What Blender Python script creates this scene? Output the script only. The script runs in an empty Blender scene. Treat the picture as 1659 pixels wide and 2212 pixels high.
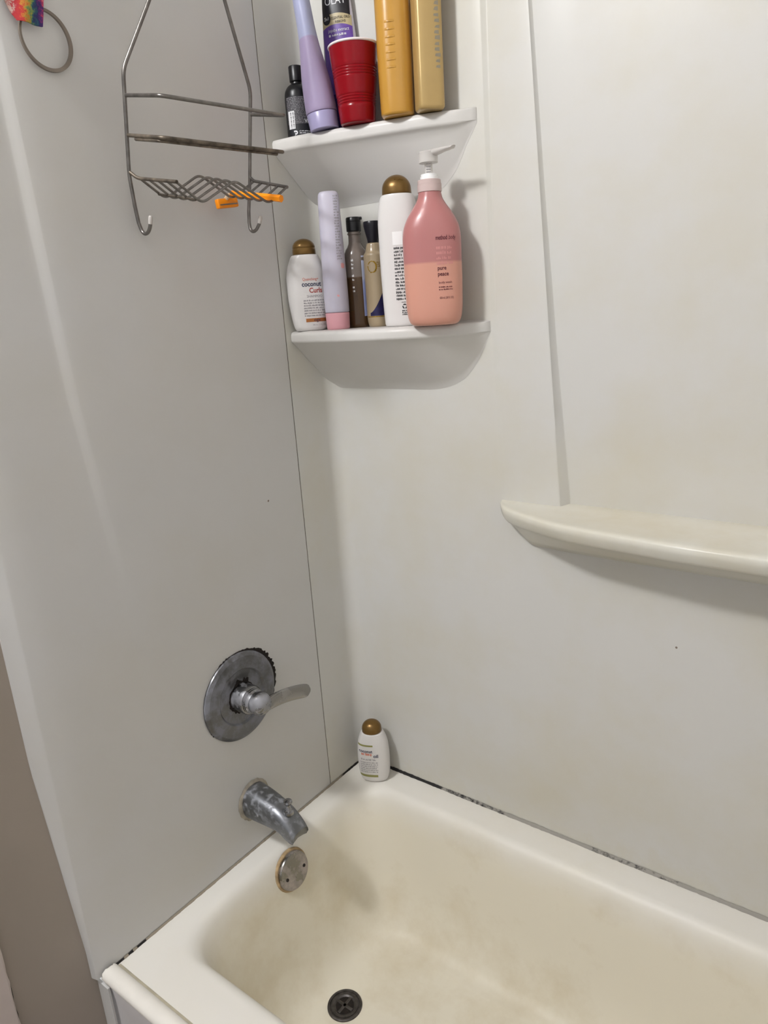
import bpy, bmesh, math, random
from mathutils import Vector, Matrix
random.seed(7)
scene = bpy.context.scene
COL = scene.collection
PI = math.pi

# ------------------------------------------------------------------ camera
F_PX = 1560.4
cam_d = bpy.data.cameras.new('camera'); cam = bpy.data.objects.new('camera', cam_d); COL.objects.link(cam)
CAM = Vector((1.0795, -1.2331, 1.1360))
yaw, pitch, roll = math.radians(127.8588), math.radians(-16.1881), math.radians(-3.8957)
dv = Vector((math.cos(yaw)*math.cos(pitch), math.sin(yaw)*math.cos(pitch), math.sin(pitch)))
rv = dv.cross(Vector((0, 0, 1))).normalized(); uv = rv.cross(dv)
r2 = math.cos(roll)*rv + math.sin(roll)*uv; u2 = -math.sin(roll)*rv + math.cos(roll)*uv
cam.matrix_world = Matrix.Translation(CAM) @ Matrix((r2, u2, -dv)).transposed().to_4x4()
cam_d.sensor_fit = 'VERTICAL'; cam_d.sensor_height = 36.0; cam_d.lens = F_PX/2212*36.0
cam_d.clip_start = 0.01
scene.camera = cam

# ------------------------------------------------------------------ light and exposure
world = bpy.data.worlds.new('room_ambient'); scene.world = world; world.use_nodes = True
world.node_tree.nodes['Background'].inputs[0].default_value = (1.0, 1.0, 1.0, 1)
world.node_tree.nodes['Background'].inputs[1].default_value = 0.62
def bulb(loc, energy, size):
    l = bpy.data.lights.new('vanity_bulb', 'POINT'); l.energy = energy; l.shadow_soft_size = size
    l.color = (0.98, 0.985, 1.0)
    o = bpy.data.objects.new('vanity_bulb', l); COL.objects.link(o); o.location = loc
bulb((0.03, -1.76, 2.48), 56, 0.085)
bulb((0.13, -1.80, 2.42), 56, 0.085)
vs = scene.view_settings
vs.view_transform = 'Standard'; vs.look = 'None'; vs.exposure = 0.08; vs.gamma = 1.0; vs.use_curve_mapping = False

# ------------------------------------------------------------------ helpers
def lin(c):
    return tuple((v/12.92 if v <= 0.04045 else ((v+0.055)/1.055)**2.4) for v in [x/255 for x in c]) + (1.0,)
def ob(name, verts, faces, mat, parent=None, smooth=True, loc=None, auto=None):
    me = bpy.data.meshes.new(name); me.from_pydata([tuple(v) for v in verts], [], faces)
    bm = bmesh.new(); bm.from_mesh(me)
    bmesh.ops.remove_doubles(bm, verts=bm.verts, dist=1e-6)
    bmesh.ops.recalc_face_normals(bm, faces=bm.faces)
    for f in bm.faces: f.smooth = smooth
    if smooth:
        lim = math.radians(auto or 40)
        for e in bm.edges:
            if len(e.link_faces) == 2 and e.calc_face_angle(0) > lim: e.smooth = False
    bm.to_mesh(me); bm.free()
    me.materials.append(mat)
    o = bpy.data.objects.new(name, me); COL.objects.link(o)
    if parent: o.parent = parent
    if loc: o.location = loc
    return o
def empty(name, loc=(0, 0, 0), rotz=0, matrix=None):
    o = bpy.data.objects.new(name, None); COL.objects.link(o); o.empty_display_size = 0.02
    if matrix is not None: o.matrix_world = matrix
    else: o.location = loc; o.rotation_euler = (0, 0, rotz)
    return o
def tag(o, label, cat, group=None):
    o['label'] = label; o['category'] = cat
    if group: o['group'] = group
    return o
def struct(o, label=None):
    o['kind'] = 'structure'
    if label: o['label'] = label
    return o
def grid_faces(nr, nc, wrap=False, off=0):
    f = []
    for i in range(nr-1):
        for j in range(nc if wrap else nc-1):
            k = (j+1) % nc
            f.append((off+i*nc+j, off+i*nc+k, off+(i+1)*nc+k, off+(i+1)*nc+j))
    return f
def loft(rings, cap0=True, cap1=True):
    n = len(rings[0]); v = [p for r in rings for p in r]; f = grid_faces(len(rings), n, True)
    if cap0: f.append(tuple(range(n)))
    if cap1: f.append(tuple(range((len(rings)-1)*n, len(rings)*n)))
    return v, f
def lathe(prof, n=40, axis='z', c=(0, 0, 0), cap0=True, cap1=True):
    rings = []
    for h, r in prof:
        ring = []
        for k in range(n):
            a = 2*PI*k/n; p = (r*math.cos(a), r*math.sin(a))
            q = {'z': (p[0], p[1], h), 'x': (h, p[0], p[1]), 'y': (p[0], h, p[1])}[axis]
            ring.append((q[0]+c[0], q[1]+c[1], q[2]+c[2]))
        rings.append(ring)
    return loft(rings, cap0, cap1)
def catmull(pts, sub=6):
    P = [Vector(p) for p in pts]; out = []
    for i in range(len(P)-1):
        p0 = P[max(i-1, 0)]; p1 = P[i]; p2 = P[i+1]; p3 = P[min(i+2, len(P)-1)]
        for s in range(sub):
            t = s/sub
            out.append(0.5*((2*p1)+(p2-p0)*t+(2*p0-5*p1+4*p2-p3)*t*t+(3*p1-p0-3*p2+p3)*t**3))
    out.append(P[-1]); return out
def fillet(pts, r, n=5):
    P = [Vector(p) for p in pts]; out = [P[0]]
    for i in range(1, len(P)-1):
        a = P[i-1]-P[i]; b = P[i+1]-P[i]; rr = min(r, a.length*0.45, b.length*0.45)
        s = P[i]+a.normalized()*rr; e = P[i]+b.normalized()*rr
        for k in range(n+1):
            t = k/n; out.append((1-t)**2*s+2*t*(1-t)*P[i]+t*t*e)
    out.append(P[-1]); return out
def tube(path, rad, n=10):
    P = [Vector(p) for p in path]; rings = []; N = None
    for i, p in enumerate(P):
        t = (P[min(i+1, len(P)-1)]-P[max(i-1, 0)]).normalized()
        if N is None:
            N = t.orthogonal().normalized()
        N = (N-t*N.dot(t)).normalized(); B = t.cross(N)
        r = rad(i/(len(P)-1)) if callable(rad) else rad
        rings.append([p+N*r*math.cos(2*PI*k/n)+B*r*math.sin(2*PI*k/n) for k in range(n)])
    return loft(rings)
def box(x0, x1, y0, y1, z0, z1, b=0.0):
    if b <= 0:
        v = [(x, y, z) for z in (z0, z1) for y in (y0, y1) for x in (x0, x1)]
        return v, [(0, 1, 3, 2), (4, 6, 7, 5), (0, 4, 5, 1), (2, 3, 7, 6), (0, 2, 6, 4), (1, 5, 7, 3)]
    rings = []
    for z, i in ((z0, b), (z0+b*.3, b*.3), (z0+b, 0), (z1-b, 0), (z1-b*.3, b*.3), (z1, b)):
        ring = []
        for cx, cy, a0 in ((x1-b-i, y1-b-i, 0), (x0+b+i, y1-b-i, 90), (x0+b+i, y0+b+i, 180), (x1-b-i, y0+b+i, 270)):
            for k in range(4):
                a = math.radians(a0+30*k); ring.append((cx+b*math.cos(a), cy+b*math.sin(a), z))
        rings.append(ring)
    return loft(rings)
def join(*ms):
    v, f = [], []
    for mv, mf in ms:
        o = len(v); v += [tuple(p) for p in mv]; f += [tuple(i+o for i in q) for q in mf]
    return v, f
def interp(tab, x):
    if x <= tab[0][0]: return tab[0][1]
    for (a, b), (c, d) in zip(tab, tab[1:]):
        if x <= c: return b+(d-b)*(x-a)/(c-a)
    return tab[-1][1]
def smoothtab(tab, x):
    # monotone cubic through the table
    n = len(tab)
    if x <= tab[0][0]: return tab[0][1]
    if x >= tab[-1][0]: return tab[-1][1]
    d = [(tab[i+1][1]-tab[i][1])/(tab[i+1][0]-tab[i][0]) for i in range(n-1)]
    m = [d[0]]+[0 if d[i-1]*d[i] <= 0 else 2*d[i-1]*d[i]/(d[i-1]+d[i]) for i in range(1, n-1)]+[d[-1]]
    for i in range(n-1):
        if x <= tab[i+1][0]:
            h = tab[i+1][0]-tab[i][0]; t = (x-tab[i][0])/h
            return ((2*t**3-3*t*t+1)*tab[i][1]+(t**3-2*t*t+t)*h*m[i]+(-2*t**3+3*t*t)*tab[i+1][1]+(t**3-t*t)*h*m[i+1])

# ------------------------------------------------------------------ materials
def nodes(name):
    m = bpy.data.materials.new(name); m.use_nodes = True
    nt = m.node_tree; return m, nt, nt.nodes['Principled BSDF']
def N(nt, typ, **kw):
    n = nt.nodes.new(typ)
    for k, v in kw.items():
        if k in ('operation', 'blend_type', 'data_type', 'interpolation_type', 'feature', 'noise_dimensions', 'clamp'): setattr(n, k, v)
        else: n.inputs[k].default_value = v
    return n
def mat(name, col, rough=0.4, metal=0.0, spec=0.5, trans=0.0, ior=1.45, coat=0.0, var=0.0, vscale=30, bump=0.0, bscale=200, sss=0.0):
    m, nt, b = nodes(name)
    c = lin(col)
    b.inputs['Base Color'].default_value = c; b.inputs['Roughness'].default_value = rough
    b.inputs['Metallic'].default_value = metal; b.inputs['Specular IOR Level'].default_value = spec
    b.inputs['Transmission Weight'].default_value = trans; b.inputs['IOR'].default_value = ior
    b.inputs['Coat Weight'].default_value = coat
    if sss: b.inputs['Subsurface Weight'].default_value = sss; b.inputs['Subsurface Radius'].default_value = (.01, .008, .006)
    tc = nt.nodes.new('ShaderNodeTexCoord')
    if var:
        nz = N(nt, 'ShaderNodeTexNoise', Scale=vscale, Detail=5.0); nt.links.new(tc.outputs['Object'], nz.inputs['Vector'])
        rp = nt.nodes.new('ShaderNodeValToRGB')
        rp.color_ramp.elements[0].position = .3; rp.color_ramp.elements[1].position = .7
        rp.color_ramp.elements[0].color = tuple(x*(1-var) for x in c[:3])+(1,); rp.color_ramp.elements[1].color = tuple(min(1, x*(1+var*.5)) for x in c[:3])+(1,)
        nt.links.new(nz.outputs['Fac'], rp.inputs['Fac']); nt.links.new(rp.outputs['Color'], b.inputs['Base Color'])
    if bump:
        nz = N(nt, 'ShaderNodeTexNoise', Scale=bscale, Detail=4.0); nt.links.new(tc.outputs['Object'], nz.inputs['Vector'])
        bp = N(nt, 'ShaderNodeBump', Strength=bump, Distance=0.002); nt.links.new(nz.outputs['Fac'], bp.inputs['Height'])
        nt.links.new(bp.outputs['Normal'], b.inputs['Normal'])
    return m
def panel_mat(name, col, stain, rough=0.3, stain_amt=0.5, specks=True, scum=False):
    """white moulded plastic with faint yellowing blotches and a few dark specks"""
    m, nt, b = nodes(name)
    L = nt.links; tc = nt.nodes.new('ShaderNodeTexCoord')
    n1 = N(nt, 'ShaderNodeTexNoise', Scale=3.2, Detail=6.0, Roughness=.6); L.new(tc.outputs['Object'], n1.inputs['Vector'])
    r1 = nt.nodes.new('ShaderNodeValToRGB'); r1.color_ramp.elements[0].position = .42; r1.color_ramp.elements[1].position = .72
    L.new(n1.outputs['Fac'], r1.inputs['Fac'])
    mul = N(nt, 'ShaderNodeMath', operation='MULTIPLY'); mul.inputs[1].default_value = stain_amt; L.new(r1.outputs['Color'], mul.inputs[0])
    fac = mul.outputs[0]
    if scum:   # lime-scale band just above the tub rim, with a ragged edge
        sp = nt.nodes.new('ShaderNodeSeparateXYZ'); L.new(tc.outputs['Object'], sp.inputs[0])
        n3 = N(nt, 'ShaderNodeTexNoise', Scale=26.0, Detail=6.0, Roughness=.7); L.new(tc.outputs['Object'], n3.inputs['Vector'])
        a = N(nt, 'ShaderNodeMath', operation='MULTIPLY_ADD'); a.inputs[1].default_value = 0.16; L.new(n3.outputs['Fac'], a.inputs[0])
        L.new(sp.outputs['Z'], a.inputs[2])
        mr = N(nt, 'ShaderNodeMapRange', **{'From Min': 0.085, 'From Max': 0.15, 'To Min': 0.55, 'To Max': 0.0}); L.new(a.outputs[0], mr.inputs['Value'])
        mx = N(nt, 'ShaderNodeMath', operation='MAXIMUM'); L.new(fac, mx.inputs[0]); L.new(mr.outputs[0], mx.inputs[1]); fac = mx.outputs[0]
    mix = N(nt, 'ShaderNodeMix', data_type='RGBA'); mix.inputs[6].default_value = lin(col); mix.inputs[7].default_value = lin(stain)
    L.new(fac, mix.inputs[0]); out = mix.outputs[2]
    if specks:
        vo = N(nt, 'ShaderNodeTexVoronoi', Scale=9.0, Randomness=1.0); L.new(tc.outputs['Object'], vo.inputs['Vector'])
        n2 = N(nt, 'ShaderNodeTexNoise', Scale=60.0); L.new(tc.outputs['Object'], n2.inputs['Vector'])
        ad = N(nt, 'ShaderNodeMath', operation='MULTIPLY_ADD'); ad.inputs[1].default_value = 0.02; L.new(n2.outputs['Fac'], ad.inputs[0]); L.new(vo.outputs['Distance'], ad.inputs[2])
        lt = N(nt, 'ShaderNodeMath', operation='LESS_THAN'); lt.inputs[1].default_value = 0.030; L.new(ad.outputs[0], lt.inputs[0])
        m2 = N(nt, 'ShaderNodeMix', data_type='RGBA'); m2.inputs[7].default_value = lin((120, 108, 98)); L.new(lt.outputs[0], m2.inputs[0]); L.new(out, m2.inputs[6]); out = m2.outputs[2]
    L.new(out, b.inputs['Base Color'])
    b.inputs['Roughness'].default_value = rough; b.inputs['Specular IOR Level'].default_value = 0.22
    nz = N(nt, 'ShaderNodeTexNoise', Scale=2.2, Detail=2.0); L.new(tc.outputs['Object'], nz.inputs['Vector'])
    bp = N(nt, 'ShaderNodeBump', Strength=0.12, Distance=0.02); L.new(nz.outputs['Fac'], bp.inputs['Height']); L.new(bp.outputs['Normal'], b.inputs['Normal'])
    return m
def chrome_mat(name, base, scale_col, amt, rough=0.22, nscale=22):
    """worn chrome with lime-scale patches"""
    m, nt, b = nodes(name); L = nt.links
    tc = nt.nodes.new('ShaderNodeTexCoord')
    n1 = N(nt, 'ShaderNodeTexNoise', Scale=nscale, Detail=7.0, Roughness=.65); L.new(tc.outputs['Object'], n1.inputs['Vector'])
    r = nt.nodes.new('ShaderNodeValToRGB'); r.color_ramp.elements[0].position = .62-amt*.3; r.color_ramp.elements[1].position = .78-amt*.3
    L.new(n1.outputs['Fac'], r.inputs['Fac'])
    mix = N(nt, 'ShaderNodeMix', data_type='RGBA'); mix.inputs[6].default_value = lin(base); mix.inputs[7].default_value = lin(scale_col)
    L.new(r.outputs['Color'], mix.inputs[0]); L.new(mix.outputs[2], b.inputs['Base Color'])
    mr = N(nt, 'ShaderNodeMapRange', **{'To Min': 1.0, 'To Max': 0.15}); L.new(r.outputs['Color'], mr.inputs['Value']); L.new(mr.outputs[0], b.inputs['Metallic'])
    m2 = N(nt, 'ShaderNodeMapRange', **{'To Min': rough, 'To Max': 0.75}); L.new(r.outputs['Color'], m2.inputs['Value']); L.new(m2.outputs[0], b.inputs['Roughness'])
    bp = N(nt, 'ShaderNodeBump', Strength=0.25, Distance=0.001); L.new(n1.outputs['Fac'], bp.inputs['Height']); L.new(bp.outputs['Normal'], b.inputs['Normal'])
    return m
def caulk_mat(name, clean, dark, axis, spans, other=None):
    """grey sealant with black mould along given stretches (lo, hi, strength) of one axis"""
    m, nt, b = nodes(name); L = nt.links
    tc = nt.nodes.new('ShaderNodeTexCoord'); sp = nt.nodes.new('ShaderNodeSeparateXYZ'); L.new(tc.outputs['Object'], sp.inputs[0])
    nz = N(nt, 'ShaderNodeTexNoise', Scale=70.0, Detail=5.0, Roughness=.7); L.new(tc.outputs['Object'], nz.inputs['Vector'])
    tot = None
    for lo, hi, s in spans:
        w = min(.02, (hi-lo)/4)
        a = N(nt, 'ShaderNodeMapRange', **{'From Min': lo-w, 'From Max': lo+w, 'To Min': 0.0, 'To Max': s}); L.new(sp.outputs[axis], a.inputs['Value'])
        c = N(nt, 'ShaderNodeMapRange', **{'From Min': hi-w, 'From Max': hi+w, 'To Min': 1.0, 'To Max': 0.0}); L.new(sp.outputs[axis], c.inputs['Value'])
        k = N(nt, 'ShaderNodeMath', operation='MULTIPLY'); L.new(a.outputs[0], k.inputs[0]); L.new(c.outputs[0], k.inputs[1])
        if tot is None: tot = k.outputs[0]
        else:
            s2 = N(nt, 'ShaderNodeMath', operation='MAXIMUM'); L.new(tot, s2.inputs[0]); L.new(k.outputs[0], s2.inputs[1]); tot = s2.outputs[0]
    ad = N(nt, 'ShaderNodeMath', operation='ADD'); L.new(tot, ad.inputs[0]); L.new(nz.outputs['Fac'], ad.inputs[1])
    rp = N(nt, 'ShaderNodeMapRange', **{'From Min': 0.82, 'From Max': 1.0}); L.new(ad.outputs[0], rp.inputs['Value'])
    mix = N(nt, 'ShaderNodeMix', data_type='RGBA'); mix.inputs[6].default_value = lin(clean); mix.inputs[7].default_value = lin(dark)
    L.new(rp.outputs[0], mix.inputs[0]); L.new(mix.outputs[2], b.inputs['Base Color']); b.inputs['Roughness'].default_value = .6
    return m
def level_mat(name, low, high, z, blur, rough, **kw):
    """bottle whose contents stand up to height z: one colour below, another above"""
    m = mat(name, low, rough, **kw); nt = m.node_tree; b = nt.nodes['Principled BSDF']
    tc = nt.nodes.new('ShaderNodeTexCoord'); sp = nt.nodes.new('ShaderNodeSeparateXYZ'); nt.links.new(tc.outputs['Object'], sp.inputs[0])
    mr = N(nt, 'ShaderNodeMapRange', **{'From Min': z-blur, 'From Max': z+blur}); nt.links.new(sp.outputs['Z'], mr.inputs['Value'])
    mix = N(nt, 'ShaderNodeMix', data_type='RGBA'); mix.inputs[6].default_value = lin(low); mix.inputs[7].default_value = lin(high)
    nt.links.new(mr.outputs[0], mix.inputs[0]); nt.links.new(mix.outputs[2], b.inputs['Base Color'])
    return m
M = {}
WHITE = (201, 200, 198)
M['panel'] = panel_mat('surround_plastic', WHITE, (196, 191, 178), 0.28, 0.35)
M['panel_back'] = panel_mat('surround_plastic_scummed', (205, 204, 200), (200, 195, 178), 0.33, 0.75, scum=True)
M['shelf'] = panel_mat('shelf_plastic', (210, 208, 205), (196, 190, 176), 0.3, 0.3, specks=False)
M['towel'] = panel_mat('towel_ledge_plastic', (216, 214, 204), (200, 191, 166), 0.25, 0.8, specks=False)
M['paint'] = mat('beige_wall_paint', (158, 148, 138), 0.55, var=.06, vscale=5, bump=.1, bscale=60)
M['casing'] = mat('casing_paint', (196, 184, 178), 0.5, var=.08, vscale=12, bump=.2, bscale=40)
M['dark'] = mat('dark_gap_grime', (38, 32, 28), 0.8, var=.3, vscale=80)
M['seam'] = mat('seam_grime', (122, 112, 102), 0.7, var=.5, vscale=40)
M['floor'] = mat('vinyl_floor', (150, 140, 130), 0.5, var=.15, vscale=8)
M['ceiling'] = mat('ceiling_paint', (176, 174, 172), 0.8, var=.03)
M['black_plastic'] = mat('black_plastic', (14, 14, 16), 0.35, var=.2)
M['ink'] = mat('black_ink', (24, 22, 26), 0.5)
M['white_ink'] = mat('white_ink', (220, 220, 222), 0.5)
M['bronze'] = mat('bronze_cap_plastic', (120, 92, 48), 0.32, metal=.55, var=.12, vscale=50)
M['white_plastic'] = mat('pearly_white_plastic', (220, 217, 215), 0.28, coat=.2, var=.015)
M['steel'] = mat('caddy_steel_wire', (128, 124, 120), 0.36, metal=.9, var=.3, vscale=60, bump=.15, bscale=150)
M['grimy_steel'] = mat('caddy_grimy_wire', (118, 108, 96), 0.5, metal=.65, var=.65, vscale=55, bump=.3, bscale=150)

# ------------------------------------------------------------------ the room shell
H = 2.62           # ceiling height above the tub rim
FLOOR = -0.385
# tub-surround side panel (faucet wall): moulded face; raised field and slanted crease added to imitate a streak of light
def light_streak_y(z): return interp([(0, -.50), (.55, -.578), (.60, -.5855), (.84, -.612), (1.017, -.629), (1.23, -.638), (1.44, -.644), (2.4, -.66)], z)
def light_streak_h(z): return interp([(0, 0), (.50, 0), (.75, .0012), (1.0, .0030), (1.3, .0050), (2.4, .0052)], z)
rows = [H*i/90 for i in range(91)]
cols = 40
V_, F_ = [], []
for z in rows:
    yc, h = light_streak_y(z), light_streak_h(z); wd = .019
    edge = .024*min(1, max(.12, z/.45))
    prof = [(-.014, -.776-edge), (-.011, -.776-edge*.96), (-.001, -.776-edge*.05), (0, -.774)]
    prof += [(0, -.774+(yc+.774)*t) for t in (.3, .6, .85, .95, 1)]
    prof += [(h*.08, yc+wd*.12), (h*.5, yc+wd*.5), (h*.92, yc+wd*.88), (h, yc+wd)]
    y1 = -.1345; n = 14
    for k in range(1, n+1):
        t = k/n; prof.append((h*(1-t*t*(3-2*t)), yc+wd+(y1-yc-wd)*t))
    prof.append((-.006, y1+.0005))
    cols = len(prof); V_ += [(x, y, z) for x, y in prof]
F_ = grid_faces(len(rows), cols)
struct(ob('wall_faucet', V_, F_, M['panel']), 'off-white moulded plastic surround panel behind the tap')
# corner panel with a coved inside corner
RC = .032
def cedge(z): return interp([(0, .42), (.744, .4196), (1.0915, .4031), (1.6086, .3953), (2.4, .385)], z)
def cstep(z): return interp([(0, .0006), (.8, .0006), (1.0, .003), (1.6, .006), (2.4, .0065)], z)
V_ = []
for z in rows:
    e, s = cedge(z), cstep(z)
    prof = [(-.006, -.1325), (0, -.1315), (0, -.09), (0, -.06)]
    prof += [(RC-RC*math.cos(a), -RC+RC*math.sin(a)) for a in [PI/2*k/10 for k in range(11)]]
    prof += [(RC+(e-RC)*t, 0) for t in (.2, .4, .6, .8, .95, 1)] + [(e+.0025, s*.15), (e+.0075, s*.9), (e+.011, s)]
    cols = len(prof); V_ += [(x, y, z) for x, y in prof]
struct(ob('wall_corner', V_, grid_faces(len(rows), cols), M['panel_back']), 'white coved corner panel between the two surround walls')
# thin dark seam between the side panel and the corner panel
struct(ob('trim_1', *box(-.012, -.0012, -.1352, -.1308, 0, H), M['seam'], smooth=False), 'thin dirty seam between the surround panels')
# long back wall: flush below the towel ledge, with a shallow recessed field above it
def rib_x(z): return interp([(.744, .5413), (.998, .5229), (1.3086, .5021), (1.5856, .4836), (2.4, .43)], z)
def rib_d(z): return interp([(.744, .026), (1.0, .018), (1.3, .0115), (1.6, .0085), (2.4, .005)], z)
V_ = []; rl = [0, .1, .3, .5, .7, .722]
for z in rl:
    e = cedge(z)+.011; V_ += [(e+(1.53-e)*t, cstep(z), z) for t in (0, .1, .2, .4, .7, 1)]
F_ = grid_faces(len(rl), 6)
ru = [.722+(H-.722)*i/50 for i in range(51)]; V2 = []
for z in ru:
    e = cedge(z)+.011; s = cstep(z); r = rib_x(z); d = rib_d(z)
    prof = [(e, s), (e+(r-e)*.3, s*.5), (r-.004, 0), (r-.001, .0004), (r+d*.03, d*.06), (r+d*.36, d*.94), (r+d*.46, d), (r+.08, d), (.8, d), (1.1, d), (1.53, d)]
    cols = len(prof); V2 += [(x, y, z) for x, y in prof]
struct(ob('wall_back', *join((V_, F_), (V2, grid_faces(len(ru), cols))), M['panel_back']), 'long white surround wall with a recessed upper field')
struct(ob('wall_right', *box(1.53, 1.56, -2.1, .03, FLOOR, H), M['panel'], smooth=False))
struct(ob('wall_left', *box(-.06, -.0135, -2.1, -.770, FLOOR, H), M['paint'], smooth=False), 'beige painted wall beside the tub surround')
struct(ob('floor', *box(-.06, 1.56, -2.1, .03, FLOOR-.03, FLOOR), M['floor'], smooth=False))
struct(ob('ceiling', *box(-.06, 1.56, -2.1, .03, H, H+.03), M['ceiling'], smooth=False))
struct(ob('trim_4', *box(-.0132, .020, -.7705, -.7655, FLOOR, -.013, .001), M['panel'], smooth=False), 'narrow white filler strip beside the tub apron')
# vertical casing board at the far left with a cracked paint joint
cv = []; rowsz = [FLOOR+.0005+(H-FLOOR-.001)*i/160 for i in range(161)]
for z in rowsz:
    j = random.uniform(-.0012, .0012); cv += [(-.0134, -.9075+j, z), (-.004, -.908+j, z), (-.002, -.911, z), (-.002, -1.0, z), (-.0134, -1.0, z)]
struct(ob('trim_2', cv, grid_faces(161, 5), M['casing'], smooth=False), 'painted vertical casing board with a cracked edge')
cv = []
for z in rowsz:
    wdt = max(.0002, random.uniform(-.0012, .0028)); cv += [(-.0128, -.9075, z), (-.0128, -.9075+wdt, z)]
struct(ob('trim_3', cv, grid_faces(161, 2), M['dark'], smooth=False), 'dark crack along the casing board')

# ------------------------------------------------------------------ moulded corner shelves
def corner_shelf(zt, front, zb, xe, lip):
    V_ = []; xs = [xe*k/48 for k in range(49)]; xs[0] = .0006
    for x in xs:
        yf = min(-.0008, smoothtab(front, x)); b = zt-smoothtab(zb, x)
        s = min(1, -yf/.03); l = lip*(.75+.25*s); c = .009*s
        lb = zt-l; b = min(b, lb-.001)
        pr = [(-.0004, zt+.0035*s), (-.004*s-.0004, zt+.001), (-.010*s-.0005, zt), (yf+c*1.6, zt), (yf+c*.9, zt-.0006), (yf+c*.3, zt-c*.30), (yf+c*.04, zt-c*.8), (yf, zt-c*1.1), (yf, lb+.0065*s), (yf+.0002*s, lb+.005*s),
              (yf+.0015*s, lb+.0022*s), (yf+.004*s, lb+.0004), (yf+.006*s, lb-.0012*s), (yf+.010*s, lb-.0045*s)]
        y0, z0 = pr[-1]
        for t in (.15, .3, .5, .7, .85, .94):
            pr.append((y0*(1-t), z0+(b-z0)*t))
        pr.append((-.0004, b-.003*s))
        V_ += [(x, y, z) for y, z in pr]
    n = len(pr); F_ = grid_faces(len(xs), n); F_ += [tuple(range(n)), tuple(range(48*n, 49*n))]
    return V_, F_
zt_u, zt_l = 1.450, 1.089
fu = [(0, -.118), (.06, -.113), (.11, -.100), (.175, -.084), (.25, -.064), (.31, -.047), (.35, -.029), (.385, 0)]
bu = [(0, .122), (.28, .122), (.303, .119), (.339, .092), (.363, .054), (.385, .024)]
fl = [(0, -.118), (.06, -.13), (.12, -.13), (.18, -.125), (.25, -.112), (.31, -.088), (.36, -.052), (.402, 0)]
bl = [(0, .127), (.26, .127), (.295, .123), (.339, .107), (.371, .074), (.392, .040), (.402, .02)]
o = ob('corner_shelf', *corner_shelf(zt_u, fu, bu, .385, .026), M['shelf'], auto=60)
tag(o, 'upper white moulded corner shelf holding the red cup and yellow bottle', 'shelf', 'moulded corner shelves')
o = ob('corner_shelf', *corner_shelf(zt_l, fl, bl, .402, .024), M['shelf'], auto=60)
tag(o, 'lower white moulded corner shelf holding the pink pump bottle', 'shelf', 'moulded corner shelves')
# long towel ledge
ft = [(.418, 0), (.424, -.018), (.447, -.046), (.516, -.082), (.60, -.108), (.70, -.118), (.795, -.126), (.916, -.128), (1.53, -.128)]
bt = [(.418, .012), (.45, .055), (.49, .088), (.6, .091), (1.53, .093)]
V_ = []; xs = [.4185+.0008*k for k in range(10)]+[.428+.004*k for k in range(45)]+[.62+.0303*k for k in range(31)]
for x in xs:
    yf = min(-.0008, smoothtab(ft, x)); b = .744-smoothtab(bt, x); s = min(1, -yf/.05); zt = .744
    lb = zt-.008-.024*s
    pr = [(.0275, zt+.0005), (-.0004, zt+.0005), (-.006*s, zt-.001*s), (yf+.020*s, zt-.0015*s), (yf+.010*s, zt-.0008*s), (yf+.004*s, zt-.002*s), (yf+.0008*s, zt-.0055*s), (yf+.0035*s, zt-.016*s), (yf+.009*s, lb+.004*s), (yf+.0125*s, lb), (yf+.019*s, lb-.003*s)]
    y0, z0 = pr[-1]; b = min(b, z0-.001)
    pr += [(y0*(1-t), z0+(b-z0)*t) for t in (.3, .6, .9)] + [(.0275, b-.001)]
    V_ += [(x, y, z) for y, z in pr]
n = len(pr); F_ = grid_faces(len(xs), n)+[tuple(range(n)), tuple(range((len(xs)-1)*n, len(xs)*n))]
tag(ob('towel_ledge', V_, F_, M['towel'], auto=60), 'long yellowed white ledge running along the back wall', 'ledge')

# ------------------------------------------------------------------ bathtub
def rrect(x0, x1, y0, y1, r, z, k=10):
    ring = []
    for cx, cy, a0 in ((x1-r, y1-r, 0), (x0+r, y1-r, 90), (x0+r, y0+r, 180), (x1-r, y0+r, 270)):
        for i in range(k+1):
            a = math.radians(a0+90*i/k); ring.append((cx+r*math.cos(a), cy+r*math.sin(a), z))
    # subdivide the straight runs
    out = []; n = len(ring)
    for i in range(n):
        p, q = ring[i], ring[(i+1) % n]; out.append(p)
        if i % (k+1) == k:
            for t in range(1, 12): out.append(tuple(p[j]+(q[j]-p[j])*t/12 for j in range(3)))
    return out
tub = empty('bathtub', (0, 0, FLOOR))
tag(tub, 'cream stained white bathtub with rounded basin along the back wall', 'bathtub')
m, nt, b = nodes('tub_enamel'); L = nt.links
tc = nt.nodes.new('ShaderNodeTexCoord'); sp = nt.nodes.new('ShaderNodeSeparateXYZ'); L.new(tc.outputs['Object'], sp.inputs[0])
n1 = N(nt, 'ShaderNodeTexNoise', Scale=4.0, Detail=6.0, Roughness=.6); L.new(tc.outputs['Object'], n1.inputs['Vector'])
a = N(nt, 'ShaderNodeMath', operation='MULTIPLY_ADD'); a.inputs[1].default_value = .10; L.new(n1.outputs['Fac'], a.inputs[0]); L.new(sp.outputs['Z'], a.inputs[2])
mr = N(nt, 'ShaderNodeMapRange', **{'From Min': -FLOOR+.06, 'From Max': -FLOOR-.03, 'To Min': 0.0, 'To Max': 1.0}); L.new(a.outputs[0], mr.inputs['Value'])
mix = N(nt, 'ShaderNodeMix', data_type='RGBA'); mix.inputs[6].default_value = lin((232, 229, 222)); mix.inputs[7].default_value = lin((230, 224, 207)); L.new(mr.outputs[0], mix.inputs[0])
n2 = N(nt, 'ShaderNodeTexNoise', Scale=5.0, Detail=7.0, Roughness=.65); L.new(tc.outputs['Object'], n2.inputs['Vector'])
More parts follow.
